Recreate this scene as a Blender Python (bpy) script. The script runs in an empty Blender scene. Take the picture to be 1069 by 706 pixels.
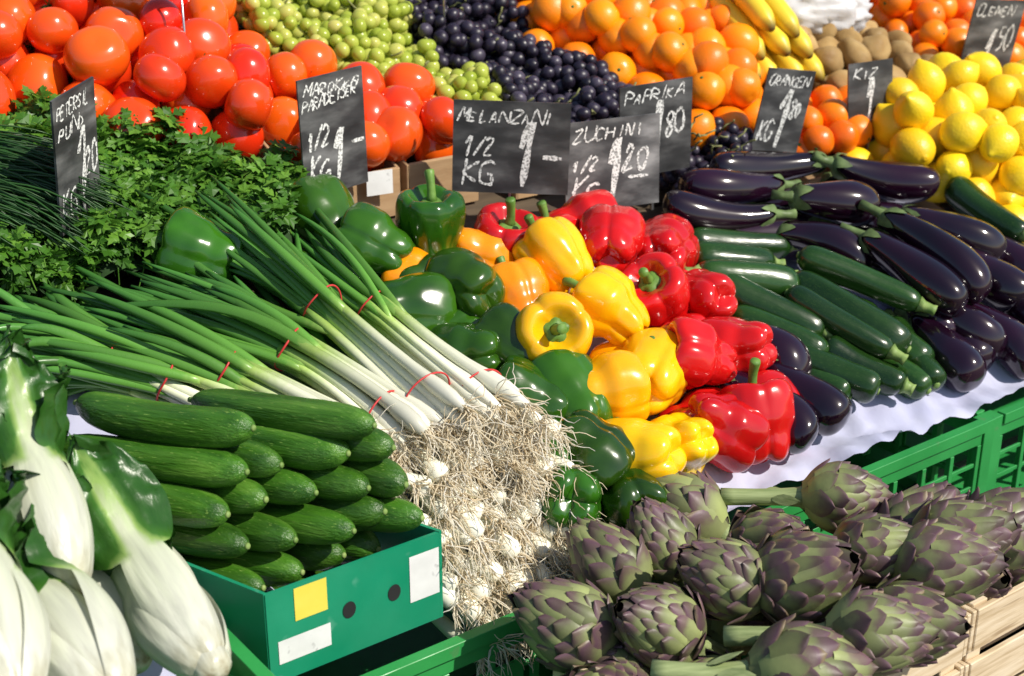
import bpy, math, random
from mathutils import Vector, Matrix, Quaternion, noise
rnd=random.Random(11)
sc=bpy.context.scene
COL=sc.collection
PI=math.pi
# ---------------------------------------------------------------- frame
OX,OY=-.09,1.28
YAW=math.atan2(.6,.8)
SL=.38
def W(u,v,z): return Vector((OX+.8*u-.6*v, OY+.6*u+.8*v, z))
def S(u,v,h): return W(u,v,.78+SL*v+h)
def wd(a,b,c): return Vector((.8*a-.6*b,.6*a+.8*b,c)).normalized()
def hx(s):
    s=s.lstrip('#'); r=[int(s[i:i+2],16)/255 for i in (0,2,4)]
    return tuple((x/12.92 if x<=.04045 else ((x+.055)/1.055)**2.4) for x in r)
# ---------------------------------------------------------------- materials
def mat(name,stops,rough=.4,src='noise',scale=20,stretch=(1,1,1),bump=0,bscale=100,bdist=.001,spec=.5,coat=0,sss=0,var=0,
        transl=0,tn=0,speck=None,detail=3,metal=0,hue=0,rr=0,rv=.22):
    m=bpy.data.materials.new(name); m.use_nodes=True; nt=m.node_tree; N=nt.nodes; Lk=nt.links
    b=N['Principled BSDF']; out=N['Material Output']
    tc=N.new('ShaderNodeTexCoord'); mp=N.new('ShaderNodeMapping'); mp.inputs['Scale'].default_value=stretch
    Lk.new(tc.outputs['Object'],mp.inputs['Vector'])
    oi=N.new('ShaderNodeObjectInfo')
    off=N.new('ShaderNodeVectorMath'); off.operation='ADD'
    Lk.new(mp.outputs[0],off.inputs[0])
    cmb=N.new('ShaderNodeCombineXYZ'); ml=N.new('ShaderNodeMath'); ml.operation='MULTIPLY'; ml.inputs[1].default_value=37.
    Lk.new(oi.outputs['Random'],ml.inputs[0]); Lk.new(ml.outputs[0],cmb.inputs[0]); Lk.new(ml.outputs[0],cmb.inputs[1])
    Lk.new(cmb.outputs[0],off.inputs[1])
    no=N.new('ShaderNodeTexNoise'); no.inputs['Scale'].default_value=scale; no.inputs['Detail'].default_value=detail
    Lk.new(off.outputs[0],no.inputs['Vector'])
    ramp=N.new('ShaderNodeValToRGB'); cr=ramp.color_ramp
    while len(cr.elements)<len(stops): cr.elements.new(.5)
    for e,(p,c) in zip(cr.elements,stops): e.position=p
    for e,(p,c) in zip(cr.elements,stops): e.color=(*(hx(c) if isinstance(c,str) else c),1)
    if src=='noise': Lk.new(no.outputs['Fac'],ramp.inputs[0])
    else:
        at=N.new('ShaderNodeAttribute'); at.attribute_name=src
        if tn:
            a=N.new('ShaderNodeMath'); a.operation='MULTIPLY_ADD'; a.inputs[1].default_value=tn
            Lk.new(no.outputs['Fac'],a.inputs[0])
            s2=N.new('ShaderNodeMath'); s2.operation='SUBTRACT'; s2.inputs[1].default_value=tn*.5
            Lk.new(at.outputs['Fac'],s2.inputs[0]); Lk.new(s2.outputs[0],a.inputs[2]); Lk.new(a.outputs[0],ramp.inputs[0])
        else: Lk.new(at.outputs['Fac'],ramp.inputs[0])
    col=ramp.outputs[0]
    if speck:
        sn=N.new('ShaderNodeTexNoise'); sn.inputs['Scale'].default_value=speck[1]; sn.inputs['Detail'].default_value=2
        Lk.new(off.outputs[0],sn.inputs['Vector'])
        sr=N.new('ShaderNodeValToRGB'); sr.color_ramp.elements[0].position=speck[2]; sr.color_ramp.elements[1].position=speck[2]+.08
        Lk.new(sn.outputs['Fac'],sr.inputs[0])
        sm=N.new('ShaderNodeMath'); sm.operation='MULTIPLY'; sm.inputs[1].default_value=speck[3]; Lk.new(sr.outputs[0],sm.inputs[0])
        mx=N.new('ShaderNodeMix'); mx.data_type='RGBA'; Lk.new(sm.outputs[0],mx.inputs['Factor'])
        Lk.new(col,mx.inputs['A']); mx.inputs['B'].default_value=(*hx(speck[0]),1); col=mx.outputs['Result']
    if var or hue or rr:
        hs=N.new('ShaderNodeHueSaturation')
        src2=oi.outputs['Random']
        if rr:
            ar=N.new('ShaderNodeAttribute'); ar.attribute_name='r'; src2=ar.outputs['Fac']
        mr=N.new('ShaderNodeMapRange'); vv=max(var,rr); mr.inputs['To Min'].default_value=1-vv; mr.inputs['To Max'].default_value=1+vv
        Lk.new(src2,mr.inputs['Value']); Lk.new(mr.outputs[0],hs.inputs['Value'])
        if hue:
            m2=N.new('ShaderNodeMapRange'); m2.inputs['To Min'].default_value=.5-hue; m2.inputs['To Max'].default_value=.5+hue
            Lk.new(src2,m2.inputs['Value']); Lk.new(m2.outputs[0],hs.inputs['Hue'])
        Lk.new(col,hs.inputs['Color']); col=hs.outputs[0]
    Lk.new(col,b.inputs['Base Color'])
    b.inputs['Roughness'].default_value=rough; b.inputs['Specular IOR Level'].default_value=spec
    if rv:
        rn=N.new('ShaderNodeTexNoise'); rn.inputs['Scale'].default_value=max(scale*1.7,22); rn.inputs['Detail'].default_value=4; Lk.new(off.outputs[0],rn.inputs['Vector'])
        rm_=N.new('ShaderNodeMapRange'); rm_.inputs['From Min'].default_value=.3; rm_.inputs['From Max'].default_value=.7
        rm_.inputs['To Min'].default_value=max(.05,rough*(1-rv)); rm_.inputs['To Max'].default_value=min(1,rough*(1+rv*1.8)); Lk.new(rn.outputs['Fac'],rm_.inputs['Value']); Lk.new(rm_.outputs[0],b.inputs['Roughness'])
    b.inputs['Coat Weight'].default_value=coat; b.inputs['Coat Roughness'].default_value=.08
    b.inputs['Metallic'].default_value=metal
    if sss:
        b.inputs['Subsurface Weight'].default_value=sss; b.inputs['Subsurface Radius'].default_value=(.5,.25,.1); b.inputs['Subsurface Scale'].default_value=.012
    if bump:
        bn=N.new('ShaderNodeTexNoise'); bn.inputs['Scale'].default_value=bscale; bn.inputs['Detail'].default_value=3
        Lk.new(off.outputs[0],bn.inputs['Vector'])
        bp=N.new('ShaderNodeBump'); bp.inputs['Strength'].default_value=bump; bp.inputs['Distance'].default_value=bdist
        Lk.new(bn.outputs['Fac'],bp.inputs['Height']); Lk.new(bp.outputs[0],b.inputs['Normal'])
    if transl:
        tr=N.new('ShaderNodeBsdfTranslucent'); Lk.new(col,tr.inputs['Color']); ms=N.new('ShaderNodeMixShader'); ms.inputs[0].default_value=transl
        Lk.new(b.outputs[0],ms.inputs[1]); Lk.new(tr.outputs[0],ms.inputs[2]); Lk.new(ms.outputs[0],out.inputs['Surface'])
    return m
M={}
M['gpep']=mat('green_pepper_skin',[(.3,(.014,.060,.003)),(.7,(.040,.135,.007))],.18,scale=14,bump=.15,bscale=60,coat=.35,var=.35,hue=.012)
M['ypep']=mat('yellow_pepper_skin',[(.3,(.94,.42,.002)),(.75,(.97,.60,.004))],.2,scale=9,bump=.12,bscale=60,coat=.35,sss=.2,var=.06,hue=.010)
M['opep']=mat('orange_pepper_skin',[(.3,(.90,.22,.002)),(.75,(.95,.36,.004))],.2,scale=9,bump=.12,bscale=60,coat=.35,sss=.2)
M['rpep']=mat('red_pepper_skin',[(.3,(.44,.003,.004)),(.75,(.70,.012,.010))],.16,scale=9,bump=.12,bscale=60,coat=.4,sss=.12,var=.15)
M['stem']=mat('pepper_stem',[(.3,(.07,.17,.02)),(.7,(.16,.30,.05))],.5,scale=60,bump=.4,bscale=200)
M['cuc']=mat('cucumber_skin',[(.32,(.018,.070,.005)),(.55,(.044,.140,.010)),(.75,(.10,.23,.026))],.34,scale=14,stretch=(5,5,.5),bump=.8,bscale=85,bdist=.002,var=.25,speck=('#8fae55',150,.64,.55))
M['zuc']=mat('zucchini_skin',[(.3,(.007,.030,.004)),(.7,(.020,.066,.009))],.22,scale=10,stretch=(5,5,.6),bump=.3,bscale=60,var=.3,coat=.2,speck=('#557236',260,.6,.3))
M['zstem']=mat('zucchini_stem',[(.3,(.12,.22,.04)),(.7,(.3,.4,.12))],.6,scale=60,bump=.4)
M['egg']=mat('eggplant_skin',[(.3,(.005,.0018,.006)),(.7,(.024,.0035,.016))],.12,scale=7,bump=.07,bscale=40,coat=.6,var=.45)
M['calyx']=mat('eggplant_calyx',[(.3,(.07,.11,.03)),(.7,(.16,.24,.08))],.6,scale=60,bump=.4)
M['tom']=mat('tomato_skin',[(.3,(.74,.045,.004)),(.75,(.88,.105,.008))],.17,scale=7,bump=.05,bscale=30,coat=.35,var=.08,hue=.010)
M['tcal']=mat('tomato_calyx',[(.3,(.04,.10,.015)),(.7,(.09,.2,.03))],.7,scale=60)
M['ora']=mat('orange_peel',[(.3,(.93,.21,.001)),(.75,(.98,.31,.004))],.32,scale=6,bump=.5,bscale=330,bdist=.0008,var=.06,hue=.008)
M['mand']=mat('mandarin_peel',[(.3,(.88,.17,.001)),(.75,(.95,.25,.003))],.32,scale=6,bump=.5,bscale=330,bdist=.0008,var=.08,hue=.008)
M['lem']=mat('lemon_peel',[(.3,(.93,.58,.006)),(.75,(.95,.68,.018))],.36,scale=9,bump=.6,bscale=240,bdist=.0012,var=.08,hue=.010)
M['ggr']=mat('green_grape_skin',[(0,(.40,.50,.05)),(.5,(.56,.64,.10)),(1,(.70,.68,.18))],.22,src='r',bump=.05,transl=.28)
M['dgr']=mat('dark_grape_skin',[(0,(.008,.006,.014)),(.6,(.020,.014,.030)),(1,(.070,.058,.088))],.36,src='r',tn=.8,scale=90,bump=.05)
M['gstem']=mat('grape_stem',[(.3,(.15,.16,.05)),(.7,(.3,.3,.12))],.7)
M['ban']=mat('banana_peel',[(0,(.25,.30,.04)),(.1,(.88,.64,.03)),(.9,(.90,.66,.04)),(1,(.10,.07,.02))],.4,src='t',tn=.08,scale=40,bump=.1)
M['kiwi']=mat('potato_skin',[(.3,(.28,.16,.05)),(.7,(.45,.30,.12))],.75,scale=25,bump=.5,bscale=140,var=.15)
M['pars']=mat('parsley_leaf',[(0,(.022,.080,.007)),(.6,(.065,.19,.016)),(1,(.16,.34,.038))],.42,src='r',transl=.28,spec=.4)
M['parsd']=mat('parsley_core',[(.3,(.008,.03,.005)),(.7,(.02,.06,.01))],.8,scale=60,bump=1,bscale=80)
M['chive']=mat('chive_blade',[(0,(.012,.045,.010)),(1,(.03,.10,.018))],.4,src='r')
M['onion']=mat('spring_onion_stalk',[(0,(.86,.84,.72)),(.24,(.78,.80,.58)),(.36,(.40,.56,.14)),(.48,(.12,.30,.045)),(1,(.044,.165,.028))],.3,src='t',tn=.06,scale=60,stretch=(3,3,.6),rr=.3,spec=.45,transl=.08)
M['root']=mat('onion_root_hair',[(0,(.82,.68,.45)),(.5,(.94,.86,.68)),(1,(.97,.94,.86))],.7,src='r',transl=.35)
M['band']=mat('rubber_band',[(.3,(.55,.03,.03)),(.7,(.62,.05,.05))],.4)
M['arti']=mat('artichoke_bract',[(.05,(.26,.30,.11)),(.44,(.18,.20,.085)),(.62,(.12,.085,.070)),(.86,(.115,.058,.080)),(1,(.20,.15,.09))],.45,src='t',tn=.9,scale=26,bump=.3,bscale=120,rr=.38,spec=.4,var=0)
M['astem']=mat('artichoke_stem',[(.3,(.19,.25,.09)),(.7,(.38,.45,.20))],.6,scale=40,stretch=(4,4,.4),bump=.5,bscale=90)
M['plas']=mat('green_crate_plastic',[(.3,(.020,.24,.050)),(.7,(.035,.32,.075))],.38,scale=9,bump=.15,bscale=150,speck=('#5f7a55',60,.66,.35))
M['plasb']=mat('blue_crate_plastic',[(.3,(.01,.07,.30)),(.7,(.015,.10,.38))],.4,scale=8,bump=.1)
M['gbox']=mat('green_cardboard',[(.3,(.004,.225,.110)),(.7,(.010,.27,.140))],.5,scale=12,bump=.3,bscale=60,speck=('#6fae98',34,.69,.4))
M['brown']=mat('brown_cardboard',[(.3,(.36,.22,.11)),(.7,(.46,.30,.16))],.8,scale=16,stretch=(1,1,6),bump=.3,bscale=90,var=.1)
M['wood']=mat('crate_wood',[(.25,(.48,.35,.20)),(.5,(.68,.54,.36)),(.8,(.78,.66,.49))],.7,scale=22,stretch=(.6,6,9),bump=.4,bscale=120,speck=('#7a5a35',14,.68,.5))
M['plank']=mat('stall_plank',[(.3,(.06,.04,.025)),(.7,(.12,.085,.05))],.8,scale=14,stretch=(.5,5,5),bump=.4)
M['paper']=mat('lining_paper',[(.3,(.52,.53,.74)),(.7,(.64,.65,.82))],.7,scale=12,bump=.5,bscale=30,bdist=.003,transl=.15)
M['label']=mat('label_paper',[(.3,(.70,.70,.68)),(.7,(.8,.8,.78))],.6,scale=40,speck=('#555555',70,.66,.5))
M['labely']=mat('yellow_label',[(.3,(.75,.62,.06)),(.7,(.8,.68,.1))],.6,scale=30)
M['black']=mat('chalkboard_face',[(.30,(.022,.022,.023)),(.46,(.050,.050,.052)),(.58,(.12,.12,.12)),(.72,(.26,.26,.26))],.42,scale=13,stretch=(1,2.2,1),detail=8,bump=.15,bscale=90,var=.35)
M['chalk']=mat('chalk_mark',[(.40,(.26,.26,.25)),(.53,(.84,.84,.81))],.9,scale=300)
M['rod']=mat('steel_rod',[(.3,(.5,.5,.5)),(.7,(.6,.6,.6))],.3,metal=.9)
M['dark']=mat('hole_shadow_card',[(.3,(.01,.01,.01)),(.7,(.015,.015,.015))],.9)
M['shade_sheet']=mat('stall_shade_sheet',[(.3,(.012,.014,.013)),(.7,(.025,.027,.025))],.9,scale=20,bump=.3)  # near-black colour stands in for the shade beneath the stall
M['bag']=mat('white_plastic_bag',[(.3,(.74,.74,.76)),(.7,(.82,.82,.84))],.35,scale=10,bump=.5,bscale=40,bdist=.004,transl=.3)
M['asph']=mat('asphalt',[(.3,(.035,.035,.036)),(.7,(.065,.064,.062))],.9,scale=60,bump=.6,bscale=200,detail=8)
def chard_mat():
    m=bpy.data.materials.new('chard_leaf'); m.use_nodes=True; nt=m.node_tree;N=nt.nodes;Lk=nt.links;b=N['Principled BSDF']
    a=N.new('ShaderNodeAttribute');a.attribute_name='t'
    tc=N.new('ShaderNodeTexCoord'); mp=N.new('ShaderNodeMapping'); mp.inputs['Scale'].default_value=(10,10,.7); Lk.new(tc.outputs['Object'],mp.inputs[0])
    no=N.new('ShaderNodeTexNoise'); no.inputs['Scale'].default_value=12; no.inputs['Detail'].default_value=4; Lk.new(mp.outputs[0],no.inputs['Vector'])
    ad=N.new('ShaderNodeMath');ad.operation='MULTIPLY_ADD';ad.inputs[1].default_value=.20;Lk.new(no.outputs['Fac'],ad.inputs[0]);Lk.new(a.outputs['Fac'],ad.inputs[2])
    r=N.new('ShaderNodeValToRGB');cr=r.color_ramp
    st=[(.05,(.34,.25,.12)),(.11,(.62,.60,.44)),(.20,(.72,.73,.62)),(.50,(.66,.71,.50)),(.66,(.30,.46,.12)),(.78,(.060,.18,.024)),(1,(.026,.10,.012))]
    while len(cr.elements)<len(st): cr.elements.new(.5)
    for e,(p,c) in zip(cr.elements,st): e.position=p
    for e,(p,c) in zip(cr.elements,st): e.color=(*c,1)
    Lk.new(ad.outputs[0],r.inputs[0])
    st2=N.new('ShaderNodeMapRange'); st2.inputs['From Min'].default_value=.35; st2.inputs['From Max'].default_value=.65; st2.inputs['To Min'].default_value=.86; st2.inputs['To Max'].default_value=1.05
    Lk.new(no.outputs['Fac'],st2.inputs['Value']); hs=N.new('ShaderNodeHueSaturation'); Lk.new(r.outputs[0],hs.inputs['Color']); Lk.new(st2.outputs[0],hs.inputs['Value'])
    Lk.new(hs.outputs[0],b.inputs['Base Color']); b.inputs['Roughness'].default_value=.32
    bp=N.new('ShaderNodeBump');bp.inputs['Strength'].default_value=.35;bp.inputs['Distance'].default_value=.003;Lk.new(no.outputs['Fac'],bp.inputs['Height']);Lk.new(bp.outputs[0],b.inputs['Normal'])
    tr=N.new('ShaderNodeBsdfTranslucent');Lk.new(hs.outputs[0],tr.inputs[0]);ms=N.new('ShaderNodeMixShader');ms.inputs[0].default_value=.18
    Lk.new(b.outputs[0],ms.inputs[1]);Lk.new(tr.outputs[0],ms.inputs[2]);Lk.new(ms.outputs[0],N['Material Output'].inputs['Surface'])
    return m
M['chard']=chard_mat()
# ---------------------------------------------------------------- mesh builder
class MB:
    def __init__(s): s.v=[];s.f=[];s.t=[];s.r=[];s.mi=[]
    def add(s,vs,fs,t=0.,r=.5,mi=0):
        o=len(s.v); s.v+= [tuple(p) for p in vs]
        s.t+= list(t) if isinstance(t,(list,tuple)) else [t]*len(vs)
        s.r+= list(r) if isinstance(r,(list,tuple)) else [r]*len(vs)
        s.f+=[tuple(i+o for i in f) for f in fs]; s.mi+=[mi]*len(fs)
    def box(s,x0,x1,y0,y1,z0,z1,mi=0,mtx=None):
        vs=[Vector((x,y,z)) for x in(x0,x1) for y in(y0,y1) for z in(z0,z1)]
        if mtx: vs=[mtx@p for p in vs]
        s.add(vs,[(0,1,3,2),(4,6,7,5),(0,4,5,1),(2,3,7,6),(0,2,6,4),(1,5,7,3)],mi=mi)
    def mesh(s,name,mats,smooth=True):
        me=bpy.data.meshes.new(name); me.from_pydata(s.v,[],s.f)
        for k,d in(('t',s.t),('r',s.r)):
            a=me.attributes.new(k,'FLOAT','POINT'); a.data.foreach_set('value',d)
        for m in mats: me.materials.append(M[m])
        me.polygons.foreach_set('material_index',s.mi)
        me.polygons.foreach_set('use_smooth',[smooth]*len(s.f)); me.update()
        return me
def obj(name,me,mtx=None,parent=None):
    o=bpy.data.objects.new(name,me); COL.objects.link(o)
    if parent: o.parent=parent
    if mtx is not None: o.matrix_world=mtx
    return o
STALL=Matrix.Translation((OX,OY,0))@Matrix.Rotation(YAW,4,'Z')
def bevel(o,w=.002,seg=2):
    m=o.modifiers.new('bevel','BEVEL'); m.width=w; m.segments=seg; m.limit_method='ANGLE'
def orient(pos,d,roll=0,sc3=(1,1,1)):
    q=Vector(d).normalized().to_track_quat('Z','Y')
    return Matrix.Translation(pos)@q.to_matrix().to_4x4()@Matrix.Rotation(roll,4,'Z')@Matrix.Diagonal((*sc3,1))
def cr_interp(pts,x):
    n=len(pts)-1; k=min(int(x*n),n-1); f=x*n-k
    P=[pts[max(0,min(n,k+i))] for i in(-1,0,1,2)]
    return tuple(.5*((2*P[1][j])+(-P[0][j]+P[2][j])*f+(2*P[0][j]-5*P[1][j]+4*P[2][j]-P[3][j])*f*f+(-P[0][j]+3*P[1][j]-3*P[2][j]+P[3][j])*f**3) for j in range(len(pts[0])))
def tube(mb,pts,rad,n=8,t=None,r=.5,mi=0,cap=True,ph=0,flat=1.):
    pts=[Vector(p) for p in pts]; m=len(pts)
    vs=[];tt=[]
    up=None
    for i,p in enumerate(pts):
        d=(pts[min(i+1,m-1)]-pts[max(i-1,0)])
        if d.length<1e-9: d=Vector((0,0,1))
        d.normalize()
        if up is None: up=d.orthogonal()
        a=(up-d*up.dot(d))
        if a.length<1e-6: a=d.orthogonal()
        a.normalize(); up=a; b=d.cross(a)
        R=rad[i] if isinstance(rad,(list,tuple)) else rad
        for k in range(n):
            th=2*PI*k/n+ph
            vs.append(p+a*(math.cos(th)*R)+b*(math.sin(th)*R*flat))
            tt.append(t[i] if isinstance(t,(list,tuple)) else (t if t is not None else i/(m-1)))
    fs=[(i*n+k,i*n+(k+1)%n,(i+1)*n+(k+1)%n,(i+1)*n+k) for i in range(m-1) for k in range(n)]
    if cap:
        fs.append(tuple(range(n-1,-1,-1))); fs.append(tuple((m-1)*n+k for k in range(n)))
    mb.add(vs,fs,tt,r,mi)
def revolve(mb,prof,n,m,rmod=None,zmod=None,mi=0,bend=None):
    vs=[];tt=[]
    for i in range(m+1):
        s=i/m; rho,z=cr_interp(prof,s)
        if i in(0,m): rho=0.
        for k in range(n):
            th=2*PI*k/n
            rr=rho*(rmod(s,th) if rmod else 1); zz=z+(zmod(s,th) if zmod else 0)
            p=[rr*math.cos(th),rr*math.sin(th),zz]
            if bend: p[0]+=bend(zz)
            vs.append(p);tt.append(s)
    fs=[(i*n+k,(i+1)*n+k,(i+1)*n+(k+1)%n,i*n+(k+1)%n) for i in range(m) for k in range(n)]
    mb.add(vs,fs,tt,.5,mi)
# ---------------------------------------------------------------- generators (long axis +Z)
def gen_pepper(seed,matk,stem=True):
    r=random.Random(seed); mb=MB(); L=.098*r.uniform(.90,1.08); R=.045*r.uniform(.95,1.06)
    k=r.choice([3,4,4]); ph=r.uniform(0,6); amps=[r.uniform(.7,1.3) for _ in range(k)]
    tp=r.uniform(.76,.95)
    prof=[(0,.33*L),(.22*R,.335*L),(.42*R,.40*L),(.66*R,.475*L),(.90*R,.43*L),(1.0*R,.30*L),(1.0*R,.14*L),(.97*R,0),(.92*tp*R,-.16*L),(.86*tp*R,-.30*L),(.70*tp*R,-.43*L),(.45*tp*R,-.48*L),(.2*R,-.445*L),(0,-.42*L)]
    sd=Vector((seed*3.1,seed*1.7,0))
    def rm(s,th):
        c=abs(math.cos(k*(th+ph)/2)); li=int(((k*(th+ph)/2)/PI+.5)%k)
        lob=(c**.55)
        a=.17*(.55+.45*abs(s-.5)*2)
        if s<.12: a*=s/.12
        nz=noise.noise(Vector((math.cos(th)*1.3,math.sin(th)*1.3,s*3))+sd)
        nz2=noise.noise(Vector((math.cos(th)*3.3,math.sin(th)*3.3,s*6))+sd)
        return 1+a*(lob-.72)*amps[li]+.10*nz+.035*nz2
    def zm(s,th):
        c=abs(math.cos(k*(th+ph)/2))**.7; li=int(((k*(th+ph)/2)/PI+.5)%k)
        e=0
        if s>.62: e=-(c-.4)*.07*L*math.sin((s-.62)/.38*PI)*amps[li]*1.2
        if .12<s<.42: e=(c-.4)*.05*L*math.sin((s-.12)/.3*PI)*amps[li]
        return e
    bx=r.uniform(-2.5,2.5)
    revolve(mb,prof,72,44,rm,zm,bend=lambda z:bx*z*z)
    n=20; vs=[]
    rows=[(0.3,.017,.388),(.6,.012,.375),(1,.0075,.385)]
    for a,rr,z in rows:
        for q in range(n):
            th=2*PI*q/n; m2=1+(.22*math.cos(5*th) if a<.5 else .05*math.cos(5*th))
            vs.append((rr*m2*math.cos(th),rr*m2*math.sin(th),z*L-(.004 if a<.5 else -.002)))
    fs=[(i*n+q,i*n+(q+1)%n,(i+1)*n+(q+1)%n,(i+1)*n+q) for i in range(2) for q in range(n)]
    mb.add(vs,fs,0,.5,1)
    bd=r.uniform(.006,.022); an=r.uniform(0,6); H=r.uniform(.026,.042)
    pts=[(bd*math.cos(an)*(x**2),bd*math.sin(an)*(x**2),.37*L+H*x) for x in(0,.2,.4,.6,.8,.95,1)]
    tube(mb,pts,[.0085,.0062,.0055,.0055,.006,.0068,.0062],10,mi=1)
    return mb.mesh('bell_pepper_mesh',[matk,'stem'])
def gen_cuke(seed,L=.235,R=.021,kind='cuc'):
    r=random.Random(seed); mb=MB(); n,m=32,60; bend=r.uniform(-.8,.8); vs=[];tt=[]
    R0=R*r.uniform(.93,1.07); L*=r.uniform(.95,1.04); sd=Vector((seed*2.3,0,seed))
    bm=.028 if kind=='cuc' else .012
    for i in range(m+1):
        s=i/m; q=.5-.5*math.cos(PI*s); z=(q-.5)*L
        e=abs(2*q-1); rad=R0*(max(0,1-e**(5 if kind=='cuc' else 9)))**.5
        if kind=='zuc': rad*=(.82+.22*q)
        else: rad*=1-.10*(1-q)**2
        for k in range(n):
            th=2*PI*k/n
            rr=rad*(1+.018*math.cos(5*th+.6)+.04*noise.noise(Vector((math.cos(th),math.sin(th),z*14))+sd)+bm*noise.noise(Vector((math.cos(th)*4,math.sin(th)*4,z*110))+sd))
            vs.append((rr*math.cos(th)+bend*z*z,rr*math.sin(th),z)); tt.append(q)
    fs=[(i*n+k,i*n+(k+1)%n,(i+1)*n+(k+1)%n,(i+1)*n+k) for i in range(m) for k in range(n)]
    mb.add(vs,fs,tt,.5,0)
    x0=bend*L*L/4
    if kind=='cuc':
        tube(mb,[(x0,0,-L/2+.0015),(x0,0,-L/2-.005)],[.0035,.003],8,mi=1)
        tube(mb,[(x0,0,L/2-.001),(x0,0,L/2+.0015)],[.004,.0025],8,mi=1)
    else:
        tube(mb,[(x0,0,-L/2+.004),(x0,0,-L/2-.004),(x0,0,-L/2-.016),(x0,0,-L/2-.022)],[.013,.0085,.0075,.009],6,mi=1)
        tube(mb,[(x0,0,L/2-.001),(x0,0,L/2+.002)],[.006,.004],8,mi=1)
    return mb.mesh('cucumber_mesh' if kind=='cuc' else 'zucchini_mesh',[kind,'zstem'])
def gen_egg(seed):
    r=random.Random(seed); mb=MB(); L=.18; R=.031*r.uniform(.95,1.1)
    prof=[(0,-.5*L),(.30*R,-.497*L),(.52*R,-.46*L),(.62*R,-.38*L),(.72*R,-.25*L),(.84*R,-.1*L),(.95*R,.06*L),(1.0*R,.2*L),(.95*R,.33*L),(.78*R,.43*L),(.5*R,.485*L),(.2*R,.5*L),(0,.502*L)]
    bx=r.uniform(-2.4,2.4); sd=Vector((seed,seed*2,0))
    rm=lambda s,th:1+.08*noise.noise(Vector((math.cos(th),math.sin(th),s*3))+sd)
    bf=lambda z:bx*z*z
    revolve(mb,prof,36,36,rm,bend=bf)
    n=30;k=5;vs=[]
    for i in range(k+1):
        for q in range(n):
            th=2*PI*q/n; smax=.13+.15*abs(math.cos(2.5*th))**1.6
            s=smax*i/k; rho,z=cr_interp(prof,s); rho=(rho*1.03+.0018)*(1.0+.02*(i==k))
            if i==0: rho=.004
            vs.append((rho*math.cos(th)+bf(z),rho*math.sin(th),z-.0015))
    fs=[(i*n+q,(i+1)*n+q,(i+1)*n+(q+1)%n,i*n+(q+1)%n) for i in range(k) for q in range(n)]
    mb.add(vs,fs,0,.5,1)
    z0=-.5*L; x0=bf(z0); dx=r.uniform(-.018,.018)
    tube(mb,[(x0,0,z0+.006),(x0,0,z0-.006),(x0+dx*.3,0,z0-.02),(x0+dx,0,z0-.036)],[.012,.0075,.006,.0075],10,mi=1)
    return mb.mesh('eggplant_mesh',['egg','calyx'])
def gen_tomato(seed,cal=True):
    r=random.Random(seed); mb=MB(); R=.04*r.uniform(.95,1.05)
    prof=[(0,.79*R),(.22*R,.80*R),(.5*R,.77*R),(.8*R,.58*R),(.98*R,.22*R),(1.0*R,-.08*R),(.88*R,-.46*R),(.62*R,-.72*R),(.3*R,-.83*R),(0,-.85*R)]
    ph=r.uniform(0,6); k=r.choice([4,5,6]); a=r.uniform(.01,.035)
    revolve(mb,prof,40,26,lambda s,th:1+a*math.cos(k*th+ph)*(1-s)+.04*math.cos(2*th+ph))
    if cal:
        for q in range(5):
            th=q*2*PI/5+ph+r.uniform(-.2,.2); ln=r.uniform(.017,.026); dr=Vector((math.cos(th),math.sin(th),0)); sd=Vector((-math.sin(th),math.cos(th),0))
            vs=[]
            for x in(0,.33,.66,1):
                c=dr*(ln*x)+Vector((0,0,.80*R+.006*math.sin(x*2.2)+.001)); w=.0035*(1-x)+.0004
                vs+=[c-sd*w,c+sd*w]
            mb.add(vs,[(2*i,2*i+1,2*i+3,2*i+2) for i in range(3)],0,.5,1)
        tube(mb,[(0,0,.78*R),(0,0,.78*R+.008),(.004,.002,.78*R+.014)],[.0025,.002,.003],6,mi=1)
    return mb.mesh('tomato_mesh',['tom','tcal'])
def gen_ball(name,matk,R,kind='or',seed=1):
    mb=MB(); r=random.Random(seed); sd=Vector((seed*5.,0,0)); sq=r.uniform(.88,1.0)
    if kind=='lem':
        prof=[(0,1.32*R),(.10*R,1.31*R),(.22*R,1.18*R),(.45*R,1.02*R),(.75*R,.72*R),(.95*R,.32*R),(1.0*R,0),(.95*R,-.35*R),(.75*R,-.75*R),(.42*R,-1.05*R),(.18*R,-1.14*R),(.1*R,-1.2*R),(0,-1.2*R)]
    elif kind=='pot':
        prof=[(R*math.sin(PI*i/10),1.35*R*math.cos(PI*i/10)) for i in range(11)]
    else:
        prof=[(R*math.sin(PI*i/12),R*sq*math.cos(PI*i/12)*(1-.06*(1 if i in(0,12) else 0))) for i in range(13)]
    revolve(mb,prof,28,20,lambda s,th:1+(.22 if kind=='pot' else .08)*noise.noise(Vector((math.cos(th)*1.2,math.sin(th)*1.2,s*2.4))+sd))
    if kind=='or': tube(mb,[(0,0,R*sq*.93),(0,0,R*sq*.985)],[.0032,.0028],7,mi=1)
    return mb.mesh(name,[matk,'tcal'])
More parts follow.
